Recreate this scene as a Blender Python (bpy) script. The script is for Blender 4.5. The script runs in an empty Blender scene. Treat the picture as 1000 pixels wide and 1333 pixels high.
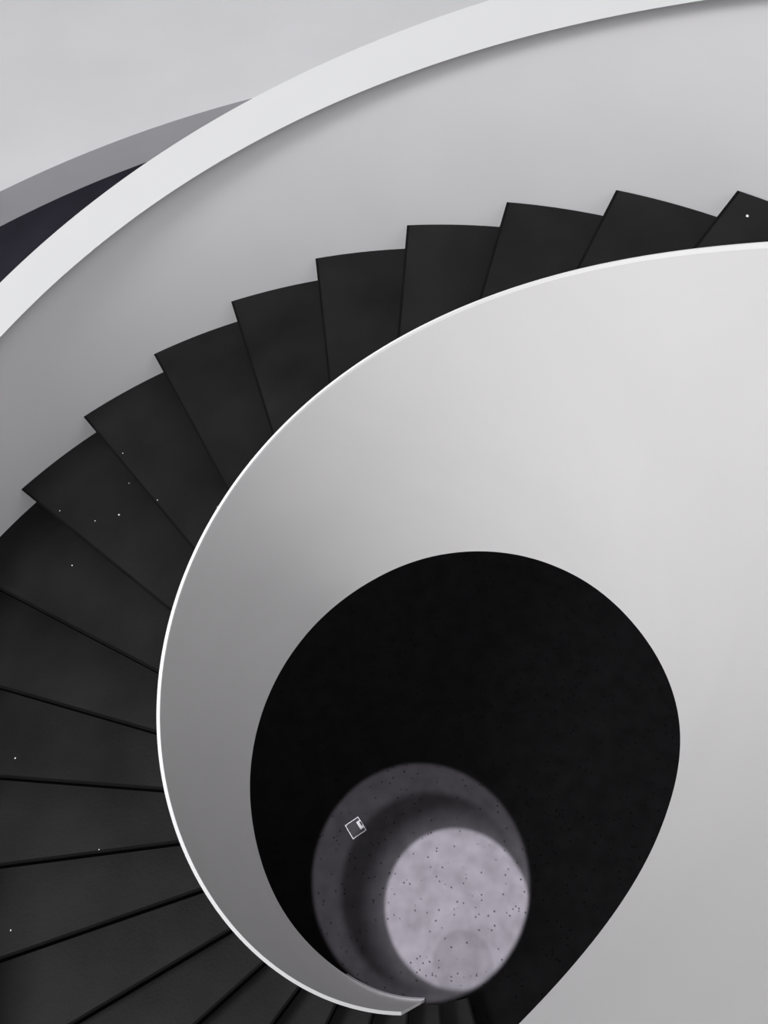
import bpy, bmesh, math, random
from mathutils import Matrix, Vector

random.seed(7)
C = bpy.context.scene.collection
SC = bpy.context.scene
S = 3.0                       # metres per stair radius

# ------------------------------------------------------------------ helix of the stair
H = 0.05653536                # riser height (in radii)
DTH = 0.19389179              # turn per step
TH0 = 2.51005434
Z_FLOOR = -14 * H
Z_UPPER = Z_FLOOR + 0.138
K_LO, K_HI = -13, 18
K_END = -11.35                # lower end of the inner balustrade
K_TOP = 19.2

KN = [-12 + 2 * i for i in range(17)]
LOW_Z = [-0.1264, -0.1266, -0.1293, -0.126, -0.1302, -0.129, -0.135, -0.143, -0.1506, -0.1528, -0.1567, -0.1599,
         -0.156, -0.1378, -0.1056, -0.0711, -0.0303]
LOW_R = [-0.0077, -0.0046, -0.005, -0.0024, -0.0013, 0.0001, 0.0012, 0.0012, 0.0009, 0.0009, -0.0002, -0.0027,
         -0.0067, -0.0092, -0.0156, -0.0133, 0.003]


def tb(k):
    return .0052 - .0032 * max(0.0, min(1.0, (k + 1) / 11.0))


def cub(y, q):
    i = max(0, min(len(KN) - 2, int((q - KN[0]) // 2)))
    t = (q - KN[i]) / 2.0
    yp = [2 * y[0] - y[1]] + y + [2 * y[-1] - y[-2]]
    a, b, c, d = yp[i], yp[i + 1], yp[i + 2], yp[i + 3]
    return .5 * (2 * b + (c - a) * t + (2 * a - 5 * b + 4 * c - d) * t ** 2 + (3 * b - a - 3 * c + d) * t ** 3)


def poly(c, k):
    u = (k - 3) / 10.0
    return 1 + c[0] * u + c[1] * u * u + c[2] * u ** 3


def theta(k): return TH0 - k * DTH
def uu(k): return (k - 3) / 10.0
def r_rim(k): return 0.32917566 * poly((0.029957, -0.001227, -0.003182), k)
def z_rim(k): return H * k + 0.3396319 - 0.010222 * uu(k)
def r_low(k): return r_rim(k) - .0065 + cub(LOW_R, k)
def z_low(k): return H * k + cub(LOW_Z, k)
def r_out(k): return poly((-0.035635, -0.000557, -0.002837), min(max(k, -14), 14))
def r_cap(k): return 0.98191119 * poly((-0.020089, -0.004239, -0.002538), k)
def z_cap(k): return H * k + 0.29739603 - 0.007955 * uu(k)
def r_cap2(k): return 1.05719333 * poly((-0.000132, -0.001716, -0.000176), k)
def z_cap2(k): return H * k + 0.3246857 - 0.001074 * uu(k)


def r_band_out(k, z):
    kk = max(k, K_END)
    zt, zb = z_rim(kk), z_low(kk)
    t = max(0.0, min(1.0, (z - zb) / (zt - zb)))
    return (r_low(kk) + tb(kk)) * (1 - t) + r_rim(kk) * t


def P(k, r, z):
    a = theta(k)
    return (S * r * math.cos(a), S * r * math.sin(a), S * z)


# ------------------------------------------------------------------ materials
def mat(name, col, rough=.6, spec=.3, noise=None, bump=None, speck=None):
    m = bpy.data.materials.new(name)
    m.use_nodes = True
    nt = m.node_tree
    b = nt.nodes['Principled BSDF']
    b.inputs['Base Color'].default_value = (*col, 1)
    b.inputs['Roughness'].default_value = rough
    b.inputs['Specular IOR Level'].default_value = spec
    tc = nt.nodes.new('ShaderNodeTexCoord')
    out = None
    if noise:
        sc, amp = noise
        n = nt.nodes.new('ShaderNodeTexNoise')
        n.inputs['Scale'].default_value = sc
        n.inputs['Detail'].default_value = 5
        nt.links.new(tc.outputs['Object'], n.inputs['Vector'])
        r = nt.nodes.new('ShaderNodeValToRGB')
        r.color_ramp.elements[0].position = .3
        r.color_ramp.elements[1].position = .7
        r.color_ramp.elements[0].color = (*[c * (1 - amp) for c in col], 1)
        r.color_ramp.elements[1].color = (*[min(1, c * (1 + amp)) for c in col], 1)
        nt.links.new(n.outputs['Fac'], r.inputs['Fac'])
        out = r.outputs['Color']
    if speck:
        sc, dark = speck
        v = nt.nodes.new('ShaderNodeTexVoronoi')
        v.inputs['Scale'].default_value = sc
        nt.links.new(tc.outputs['Object'], v.inputs['Vector'])
        sep = nt.nodes.new('ShaderNodeSeparateColor')
        nt.links.new(v.outputs['Color'], sep.inputs['Color'])
        gt = nt.nodes.new('ShaderNodeMath'); gt.operation = 'GREATER_THAN'
        gt.inputs[1].default_value = .9
        nt.links.new(sep.outputs['Red'], gt.inputs[0])
        lt = nt.nodes.new('ShaderNodeMath'); lt.operation = 'LESS_THAN'
        lt.inputs[1].default_value = .3
        nt.links.new(v.outputs['Distance'], lt.inputs[0])
        mu = nt.nodes.new('ShaderNodeMath'); mu.operation = 'MULTIPLY'
        nt.links.new(gt.outputs[0], mu.inputs[0]); nt.links.new(lt.outputs[0], mu.inputs[1])
        mx = nt.nodes.new('ShaderNodeMix'); mx.data_type = 'RGBA'
        nt.links.new(mu.outputs[0], mx.inputs['Factor'])
        nt.links.new(out, mx.inputs['A'])
        mx.inputs['B'].default_value = (*dark, 1)
        out = mx.outputs['Result']
    if out:
        nt.links.new(out, b.inputs['Base Color'])
    if bump:
        sc, st = bump
        n2 = nt.nodes.new('ShaderNodeTexNoise')
        n2.inputs['Scale'].default_value = sc
        n2.inputs['Detail'].default_value = 4
        nt.links.new(tc.outputs['Object'], n2.inputs['Vector'])
        bp = nt.nodes.new('ShaderNodeBump')
        bp.inputs['Strength'].default_value = st
        bp.inputs['Distance'].default_value = .01
        nt.links.new(n2.outputs['Fac'], bp.inputs['Height'])
        nt.links.new(bp.outputs['Normal'], b.inputs['Normal'])
    return m


M_WALL = mat('white_plaster', (.54, .533, .533), .55, .3, (3.0, .015), (14, .03))
M_OUTER = mat('outer_white_plaster', (.525, .518, .527), .6, .25, (2.0, .02), (14, .03))
M_CAP = mat('white_handrail_paint', (.445, .445, .45), .45, .35, (3.0, .01))
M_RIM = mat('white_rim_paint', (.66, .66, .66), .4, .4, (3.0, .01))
M_TREAD = mat('charcoal_stone_tread', (.0108, .0103, .0106), .55, .12, (2.2, .38), (60, .12))
M_RISER = mat('shaded_riser', (.0022, .0022, .0024), .95, .0, (4.0, .2))  # near-black holds the shadow under the tread's front edge
M_EDGE_SHADE = mat('edge_shade', (.0062, .006, .0062), .8, .05, (6.0, .2))  # shade line between steps, painted as a dark strip
M_SOFFIT = mat('blackened_soffit', (.012, .012, .012), .9, .05, (2.0, .1))  # unseen underside, coloured black to keep the well dark
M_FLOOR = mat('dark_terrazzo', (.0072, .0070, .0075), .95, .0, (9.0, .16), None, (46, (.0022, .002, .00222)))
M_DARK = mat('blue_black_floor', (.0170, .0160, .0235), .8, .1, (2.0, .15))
M_UPPER = mat('pale_floor', (.54, .54, .553), .7, .2, (.7, .03))
M_FASCIA = mat('grey_fascia', (.35, .35, .37), .7, .2, (1.5, .03))
M_FLECK = mat('white_fleck', (.75, .75, .73), .8, .2, (80, .1))
M_STRIP = mat('grey_strip', (.035, .035, .036), .7, .1, (5, .05))
M_METAL = mat('bright_metal', (.060, .060, .061), .5, .4, (20, .05))
M_LID = mat('dark_lid', (.0042, .0042, .0045), .7, .1, (40, .15))
M_TAB = mat('white_tab', (.085, .085, .085), .6, .3, (40, .05))

# ------------------------------------------------------------------ helpers
def obj(name, verts, faces, m, parent=None, smooth=False, origin=None):
    me = bpy.data.meshes.new(name)
    if origin is not None:
        verts = [(v[0] - origin[0], v[1] - origin[1], v[2] - origin[2]) for v in verts]
    me.from_pydata(verts, [], faces)
    bm = bmesh.new(); bm.from_mesh(me)
    bmesh.ops.recalc_face_normals(bm, faces=bm.faces)
    bm.to_mesh(me); bm.free()
    me.materials.append(m)
    o = bpy.data.objects.new(name, me)
    C.objects.link(o)
    if origin is not None:
        o.location = origin
    if parent is not None:
        o.parent = parent
    if smooth:
        for p in me.polygons: p.use_smooth = True
        me.set_sharp_from_angle(angle=math.radians(35))
    return o


def thing(name, label, cat, loc=(0, 0, 0), group=None):
    o = bpy.data.objects.new(name, None)
    C.objects.link(o); o.location = loc
    o.empty_display_size = .2
    o['label'] = label; o['category'] = cat
    if group: o['group'] = group
    return o


def sweep(section, k0, k1, step=.1):
    """closed section (list of (r, z) functions of k) swept along the helix"""
    n = max(2, int(round((k1 - k0) / step)) + 1)
    vs, fs = [], []
    m = len(section)
    for i in range(n):
        k = k0 + (k1 - k0) * i / (n - 1)
        for fr in section:
            r, z = fr(k)
            vs.append(P(k, r, z))
    for i in range(n - 1):
        for j in range(m):
            a, b = i * m + j, i * m + (j + 1) % m
            fs.append((a, b, b + m, a + m))
    fs.append(tuple(range(m))); fs.append(tuple((n - 1) * m + j for j in reversed(range(m))))
    return vs, fs


# ------------------------------------------------------------------ setting
def annulus(r0, r1, z, n=240):
    vs, fs = [], []
    for i in range(n):
        a = 2 * math.pi * i / n
        vs += [(S * r0 * math.cos(a), S * r0 * math.sin(a), S * z), (S * r1 * math.cos(a), S * r1 * math.sin(a), S * z)]
    for i in range(n):
        j = (i + 1) % n
        fs.append((2 * i, 2 * i + 1, 2 * j + 1, 2 * j))
    return vs, fs


R_PIT = 3.199
R_MID = 1.3
n = 200
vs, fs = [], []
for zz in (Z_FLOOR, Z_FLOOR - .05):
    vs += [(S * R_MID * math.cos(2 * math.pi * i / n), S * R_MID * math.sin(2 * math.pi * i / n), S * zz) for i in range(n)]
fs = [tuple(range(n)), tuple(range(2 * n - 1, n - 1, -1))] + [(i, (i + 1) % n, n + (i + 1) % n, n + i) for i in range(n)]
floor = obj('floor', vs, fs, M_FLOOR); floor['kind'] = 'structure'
floor['label'] = 'dark floor at the foot of the stair with a bright pool of light'
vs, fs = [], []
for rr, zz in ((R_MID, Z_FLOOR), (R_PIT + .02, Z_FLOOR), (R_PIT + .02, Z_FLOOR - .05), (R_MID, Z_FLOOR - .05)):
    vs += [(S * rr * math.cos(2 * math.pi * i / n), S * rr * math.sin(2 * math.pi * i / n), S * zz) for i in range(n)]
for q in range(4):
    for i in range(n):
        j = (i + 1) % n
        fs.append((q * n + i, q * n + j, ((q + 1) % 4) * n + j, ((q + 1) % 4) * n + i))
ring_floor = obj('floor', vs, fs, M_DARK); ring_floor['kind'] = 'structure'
ring_floor['label'] = 'dark blue-black floor around the foot of the stair'

vs, fs = [], []
for rr, zz in ((R_PIT, Z_FLOOR), (R_PIT, Z_UPPER - .001), (R_PIT + .02, Z_UPPER - .001), (R_PIT + .02, Z_FLOOR)):
    vs += [(S * rr * math.cos(2 * math.pi * i / n), S * rr * math.sin(2 * math.pi * i / n), S * zz) for i in range(n)]
for q in range(4):
    for i in range(n):
        j = (i + 1) % n
        fs.append((q * n + i, q * n + j, ((q + 1) % 4) * n + j, ((q + 1) % 4) * n + i))
wall = obj('trim_1', vs, fs, M_FASCIA, smooth=True); wall['kind'] = 'structure'
wall['label'] = 'low grey curved wall edging the pale upper floor'

vs, fs = [], []
for rr, zz in ((R_PIT, Z_UPPER), (6.05, Z_UPPER), (6.05, Z_UPPER - .0009), (R_PIT, Z_UPPER - .0009)):
    vs += [(S * rr * math.cos(2 * math.pi * i / n), S * rr * math.sin(2 * math.pi * i / n), S * zz) for i in range(n)]
for q in range(4):
    for i in range(n):
        j = (i + 1) % n
        fs.append((q * n + i, q * n + j, ((q + 1) % 4) * n + j, ((q + 1) % 4) * n + i))
upper = obj('floor', vs, fs, M_UPPER); upper['kind'] = 'structure'
upper['label'] = 'pale upper floor around the dark sunken floor'

vs, fs = [], []
for rr, zz in ((6.0, Z_UPPER - .001), (6.0, 2.3), (6.06, 2.3), (6.06, Z_UPPER - .001)):
    vs += [(S * rr * math.cos(2 * math.pi * i / n), S * rr * math.sin(2 * math.pi * i / n), S * zz) for i in range(n)]
for q in range(4):
    for i in range(n):
        j = (i + 1) % n
        fs.append((q * n + i, q * n + j, ((q + 1) % 4) * n + j, ((q + 1) % 4) * n + i))
hall = obj('wall_round', vs, fs, M_WALL, smooth=True); hall['kind'] = 'structure'
hall['label'] = 'white round wall of the stair hall'

# ------------------------------------------------------------------ the staircase
stair = thing('spiral_staircase', 'black spiral staircase winding up between white curved balustrades', 'staircase',
              (0, 0, S * Z_FLOOR))
org = Vector((0, 0, S * Z_FLOOR))


def part(name, vf, m, parent=stair, smooth=True, lab=None):
    vs, fs = vf
    vs = [(v[0], v[1], v[2] - org.z) for v in vs]
    o = obj(name, vs, fs, m, parent, smooth)
    if lab: o['label'] = lab
    return o


# inner balustrade: thin plate curving round the well
RIMH = .004
inner = part('inner_balustrade', sweep([
    lambda k: (r_rim(k) - tb(k), z_rim(k) - RIMH),
    lambda k: (r_rim(k), z_rim(k) - RIMH),
    lambda k: (r_low(k) + tb(k), z_low(k)),
    lambda k: (r_low(k), z_low(k))], K_END, K_TOP), M_WALL, lab='white balustrade plate curving round the open well')
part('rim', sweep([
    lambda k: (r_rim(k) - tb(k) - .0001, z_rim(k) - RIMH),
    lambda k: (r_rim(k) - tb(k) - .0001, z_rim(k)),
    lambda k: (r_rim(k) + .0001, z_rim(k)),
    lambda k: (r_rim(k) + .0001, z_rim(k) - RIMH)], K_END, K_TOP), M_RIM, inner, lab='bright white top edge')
part('edge_strip', sweep([
    lambda k: (r_low(k) - .003, z_low(k) - .004),
    lambda k: (r_low(k) - .003, z_low(k) + .003),
    lambda k: (r_low(k) + .002, z_low(k) + .003),
    lambda k: (r_low(k) + .002, z_low(k) - .004)], K_END, -8.6), M_STRIP, inner, lab='thin pale strip along the foot')

# outer balustrade with its leaning white cap
outer = part('outer_balustrade', sweep([
    lambda k: (r_out(k), H * k - .16),
    lambda k: (min(r_cap(k) + .030, r_out(k) + .03), z_cap(k) - .004),
    lambda k: (r_cap2(k) - .006, z_cap2(k) - .012),
    lambda k: (r_cap2(k) - .006, H * k - .16)], -13.4, K_TOP, .1), M_OUTER, lab='white outer wall of the stair')
part('handrail', sweep([
    lambda k: (r_cap(k), z_cap(k)),
    lambda k: (r_cap2(k), z_cap2(k)),
    lambda k: (r_cap2(k), z_cap2(k) - .03),
    lambda k: (r_cap2(k) - .005, z_cap2(k) - .03),
    lambda k: (r_cap(k) + .031, z_cap(k) + .001)], -13.4, K_TOP, .1), M_CAP, outer, lab='broad bright white handrail cap')

# treads and risers
TT = .006
OVER = .010 / S               # nosing overhang


def tread_shape(k, nseg=10):
    z1, z0 = H * k, H * k - TT
    vs = []
    ke = k + 1 + .10
    for zz in (z1, z0):
        for i in range(nseg + 1):
            q = k + (ke - k) * i / nseg
            vs.append(P(q, r_band_out(q, H * k) + .0015, zz))
        for i in range(nseg + 1):
            q = ke - (ke - k) * i / nseg
            vs.append(P(q, r_out(q) + .003, zz))
    m = 2 * (nseg + 1)
    fs = [tuple(range(m)), tuple(range(2 * m - 1, m - 1, -1))] + [(i, (i + 1) % m, m + (i + 1) % m, m + i) for i in range(m)]
    return vs, fs


def riser_shape(k):
    # vertical shade-blackened plate set back under the nosing of tread k, down to tread k-1
    vs = []
    zt, zb = H * k - TT, H * (k - 1)
    for zz in (zt, zb):
        for off in (OVER, OVER + .006):
            for r, sgn in ((r_band_out(k, H * k) + .002, 1), (r_out(k) + .002, 1)):
                q = k + off / (r * DTH)
                vs.append(P(q, r, zz))
    a = [0, 1, 3, 2]; b = [4, 5, 7, 6]
    fs = [tuple(a), tuple(reversed(b))] + [(a[i], a[(i + 1) % 4], b[(i + 1) % 4], b[i]) for i in range(4)]
    return vs, fs


def nosing_shade_shape(k):
    # thin dark strip standing in for the shade along the tread's front edge
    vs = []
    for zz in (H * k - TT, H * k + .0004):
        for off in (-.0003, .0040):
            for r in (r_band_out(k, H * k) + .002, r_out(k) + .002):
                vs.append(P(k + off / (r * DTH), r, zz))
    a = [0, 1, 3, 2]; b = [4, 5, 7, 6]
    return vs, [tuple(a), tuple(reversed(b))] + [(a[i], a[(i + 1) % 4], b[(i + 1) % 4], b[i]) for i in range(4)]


for k in range(K_LO, K_HI + 1):
    t = part('tread', tread_shape(k), M_TREAD, smooth=False)
    part('riser', riser_shape(k), M_RISER, t, smooth=False)
    part('nosing_shade', nosing_shade_shape(k), M_EDGE_SHADE, t, smooth=False)

part('soffit', sweep([
    lambda k: (r_band_out(k, H * k - .1) + .001, max(H * k - .105, Z_FLOOR + .002)),
    lambda k: (r_out(k) + .002, max(H * k - .105, Z_FLOOR + .002)),
    lambda k: (r_out(k) + .002, max(H * k - .090, Z_FLOOR + .004)),
    lambda k: (r_band_out(k, H * k - .1) + .001, max(H * k - .090, Z_FLOOR + .004))], -12.2, K_TOP, .1), M_SOFFIT,
     lab='underside of the flight, blackened to keep the well dark')

# ------------------------------------------------------------------ floor socket box
fc = Vector((-.1852 * S, .0556 * S, Z_FLOOR * S))
sock = thing('floor_socket', 'small square metal-framed floor socket with a white tab at the foot of the well', 'floor socket', fc)
FR = [(-.2132, .0604), (-.1807, .0831), (-.1565, .0510), (-.1902, .0280)]
TB = [(-.1847, .0688), (-.1752, .0749), (-.1630, .0578), (-.1718, .0519)]
SL = [(-.1770, .0697), (-.1730, .0717), (-.1669, .0623), (-.1695, .0602)]


def prism(pts, z0, z1):
    m = len(pts)
    vs = [(S * x - fc.x, S * y - fc.y, z0) for x, y in pts] + [(S * x - fc.x, S * y - fc.y, z1) for x, y in pts]
    fs = [tuple(range(m)), tuple(range(2 * m - 1, m - 1, -1))] + [(i, (i + 1) % m, m + (i + 1) % m, m + i) for i in range(m)]
    return vs, fs


def inset(pts, f):
    cx = sum(p[0] for p in pts) / len(pts); cy = sum(p[1] for p in pts) / len(pts)
    return [(cx + (p[0] - cx) * f, cy + (p[1] - cy) * f) for p in pts]


inn = inset(FR, .90)
vs = []
for zz in (0, .010):
    for ring in (FR, inn):
        vs += [(S * x - fc.x, S * y - fc.y, zz) for x, y in ring]
fs = []
for i in range(4):
    j = (i + 1) % 4
    fs += [(i, j, 4 + j, 4 + i), (8 + i, 8 + j, 12 + j, 12 + i), (i, j, 8 + j, 8 + i), (4 + i, 4 + j, 12 + j, 12 + i)]
obj('frame', vs, fs, M_METAL, sock)['label'] = 'bright metal square frame'
obj('lid', *prism(inn, 0, .006), M_LID, sock)['label'] = 'dark lid'
tab = obj('tab', *prism(TB, .006, .012), M_TAB, sock); tab['label'] = 'white tab'
obj('slot', *prism(SL, .012, .013), M_LID, tab)['label'] = 'dark slot in the tab'


# ------------------------------------------------------------------ paper flecks lying on the treads
def fleck(x, y, z, r, label):
    m = random.choice((5, 6, 7))
    a0 = random.random() * 6.28
    pts = []
    for i in range(m):
        a = a0 + 2 * math.pi * i / m
        q = r * random.uniform(.65, 1.15)
        pts.append((q * math.cos(a), q * math.sin(a)))
    vs = [(px, py, 0) for px, py in pts] + [(px * .8, py * .8, .0025) for px, py in pts]
    fs = [tuple(range(m)), tuple(range(2 * m - 1, m - 1, -1))] + [(i, (i + 1) % m, m + (i + 1) % m, m + i) for i in range(m)]
    o = obj('paper_fleck', vs, fs, M_FLECK)
    o.location = (S * x, S * y, S * z)
    o['label'] = label; o['category'] = 'fleck'; o['group'] = 'white flecks dropped on the treads'


for f in [
    (.5687, .7471, .4523, .0085, 'white square fleck on the topmost visible tread, at the right edge of the photo'),
    (-.5731, .6415, .0565, .0045, 'tiny white fleck just behind the second corner tread front edge, nearer the outer wall'),
    (-.4744, .5247, .0565, .0045, 'tiny white fleck just behind the second corner tread front edge, nearer the inner balustrade'),
    (-.3484, .5046, .0565, .0045, 'tiny white fleck touching the inner balustrade rim beside the tread'),
    (-.7139, .5413, 0, .0045, 'tiny white fleck at the front edge of the leftmost corner tread, nearest the outer wall'),
    (-.6290, .5147, 0, .0040, 'faint white fleck on the leftmost corner tread, lower of its middle two'),
    (-.5803, .5278, 0, .0065, 'brightest white fleck in the middle of the leftmost corner tread'),
    (-.5758, .6045, 0, .0040, 'faint white fleck at the back of the leftmost corner tread'),
    (-.6886, .4422, -.0565, .0055, 'pale fleck alone on the tread just below the leftmost wall corner'),
    (-.7678, .0754, -.1696, .0065, 'white fleck alone on the level tread at the left edge of the photo'),
    (-.5807, -.0790, -.2261, .0045, 'tiny white fleck on a tread edge, lower left beside the inner balustrade'),
    (-.7515, -.2186, -.2827, .0060, 'white fleck at the lower left corner of the photo'),
]:
    fleck(*f)

# ------------------------------------------------------------------ light
w = bpy.data.worlds.new('World'); SC.world = w
w.use_nodes = True
nt = w.node_tree
bg = nt.nodes['Background']
tc = nt.nodes.new('ShaderNodeTexCoord')
sx = nt.nodes.new('ShaderNodeSeparateXYZ')
cr = nt.nodes.new('ShaderNodeValToRGB')
nt.links.new(tc.outputs['Generated'], sx.inputs[0])
nt.links.new(sx.outputs['Z'], cr.inputs['Fac'])
e = cr.color_ramp.elements
e[0].position = 0; e[0].color = (1, 1, 1.02, 1)
e[1].position = 1.0; e[1].color = (.10, .10, .102, 1)
for pos_, v_ in ((.60, 1.0), (.86, .30)):
    q = e.new(pos_); q.color = (v_, v_, v_ * 1.02, 1)
nt.links.new(cr.outputs['Color'], bg.inputs['Color'])
dt = nt.nodes.new('ShaderNodeVectorMath'); dt.operation = 'DOT_PRODUCT'
nt.links.new(tc.outputs['Generated'], dt.inputs[0]); dt.inputs[1].default_value = (-.2, -.98, 0)
ma = nt.nodes.new('ShaderNodeMath'); ma.operation = 'MULTIPLY_ADD'     # added bias: sky made brighter towards the south
nt.links.new(dt.outputs['Value'], ma.inputs[0]); ma.inputs[1].default_value = 1.2; ma.inputs[2].default_value = 1.75
nt.links.new(ma.outputs[0], bg.inputs['Strength'])
bg.inputs['Strength'].default_value = 1.85


def area(name, loc, target, size, energy, col=(1, 1, 1)):
    l = bpy.data.lights.new(name, 'AREA'); l.shape = 'DISK'; l.size = size; l.energy = energy; l.color = col
    o = bpy.data.objects.new(name, l); C.objects.link(o)
    o.location = loc
    o.rotation_euler = (Vector(target) - Vector(loc)).to_track_quat('-Z', 'Y').to_euler()
    return o


area('skylight', (-8, -5.0, 12), (0, .5, 1), 4, 1450)

# patterned projector spot above the well: a bright disc inside a dim ring on the floor
ZL = 3.4
LX, LY = .0, -.05
sp = bpy.data.lights.new('projector', 'SPOT')
sp.spot_size = math.radians(11); sp.spot_blend = 0; sp.shadow_soft_size = .01
sp.energy = 1000
so = bpy.data.objects.new('projector', sp); C.objects.link(so)
so.location = (S * LX, S * LY, S * ZL)
sp.use_nodes = True
nt = sp.node_tree
em = nt.nodes['Emission']
tc = nt.nodes.new('ShaderNodeTexCoord')
sep = nt.nodes.new('ShaderNodeSeparateXYZ')
nt.links.new(tc.outputs['Normal'], sep.inputs[0])


def mth(op, a, b=None, c=None):
    nd = nt.nodes.new('ShaderNodeMath'); nd.operation = op
    for i, v in enumerate((a, b, c)):
        if v is None: continue
        if isinstance(v, (int, float)): nd.inputs[i].default_value = v
        else: nt.links.new(v, nd.inputs[i])
    return nd.outputs[0]


DZ = ZL - Z_FLOOR
az = mth('ABSOLUTE', sep.outputs['Z'])
gx = mth('ADD', mth('MULTIPLY', mth('DIVIDE', sep.outputs['X'], az), DZ), LX)
gy = mth('ADD', mth('MULTIPLY', mth('DIVIDE', sep.outputs['Y'], az), DZ), LY)


def dist(cx, cy):
    dx = mth('SUBTRACT', gx, cx); dy = mth('SUBTRACT', gy, cy)
    return mth('SQRT', mth('ADD', mth('MULTIPLY', dx, dx), mth('MULTIPLY', dy, dy)))


def inside(d, r, soft):       # 1 inside r, 0 beyond r+soft
    nd = nt.nodes.new('ShaderNodeMapRange'); nd.interpolation_type = 'SMOOTHSTEP'
    nt.links.new(d, nd.inputs['Value'])
    nd.inputs['From Min'].default_value = r; nd.inputs['From Max'].default_value = r + soft
    nd.inputs['To Min'].default_value = 1; nd.inputs['To Max'].default_value = 0
    return nd.outputs['Result']


ring = inside(dist(-.0216, -.0477), .258, .014)
cres = inside(dist(.0089, -.0765), .210, .026)
dd = dist(.0704, -.1117)
disc = inside(dd, .166, .013)
glow = inside(dd, .150, .095)
blob = inside(dist(.0846, -.2326), .066, .008)
I_RING, I_CRES, I_GLOW, I_DISC = .085, -.058, .14, .56
val = mth('MULTIPLY', ring, mth('ADD', I_RING, mth('ADD', mth('MULTIPLY', cres, I_CRES),
          mth('ADD', mth('MULTIPLY', glow, I_GLOW), mth('MULTIPLY', mth('MULTIPLY', disc, I_DISC),
              mth('SUBTRACT', 1, mth('MULTIPLY', blob, .24)))))))
GAIN = 430.0
nt.links.new(mth('MULTIPLY', val, GAIN), em.inputs['Strength'])
em.inputs['Color'].default_value = (1.0, .955, 1.04, 1)
sp.energy = 1000

# ------------------------------------------------------------------ camera
cam = bpy.data.cameras.new('Camera')
co = bpy.data.objects.new('Camera', cam); C.objects.link(co)
Rm = Matrix(((0.990652016, 0.02729026, 0.133655617), (0.044829195, 0.860237499, -0.507919078), (-0.128836817, 0.509162733, 0.850972612)))
co.matrix_world = Matrix.Translation((S * 0.171540269, S * -0.251468068, S * 1.287153033)) @ Rm.to_4x4()
cam.sensor_fit = 'VERTICAL'
cam.sensor_height = 24
cam.lens = 24 * 1009.3309 / 1333
cam.clip_start = .01
cam.clip_end = 200
SC.camera = co
SC.view_settings.view_transform = 'Standard'
SC.view_settings.look = 'None'
SC.view_settings.exposure = 0
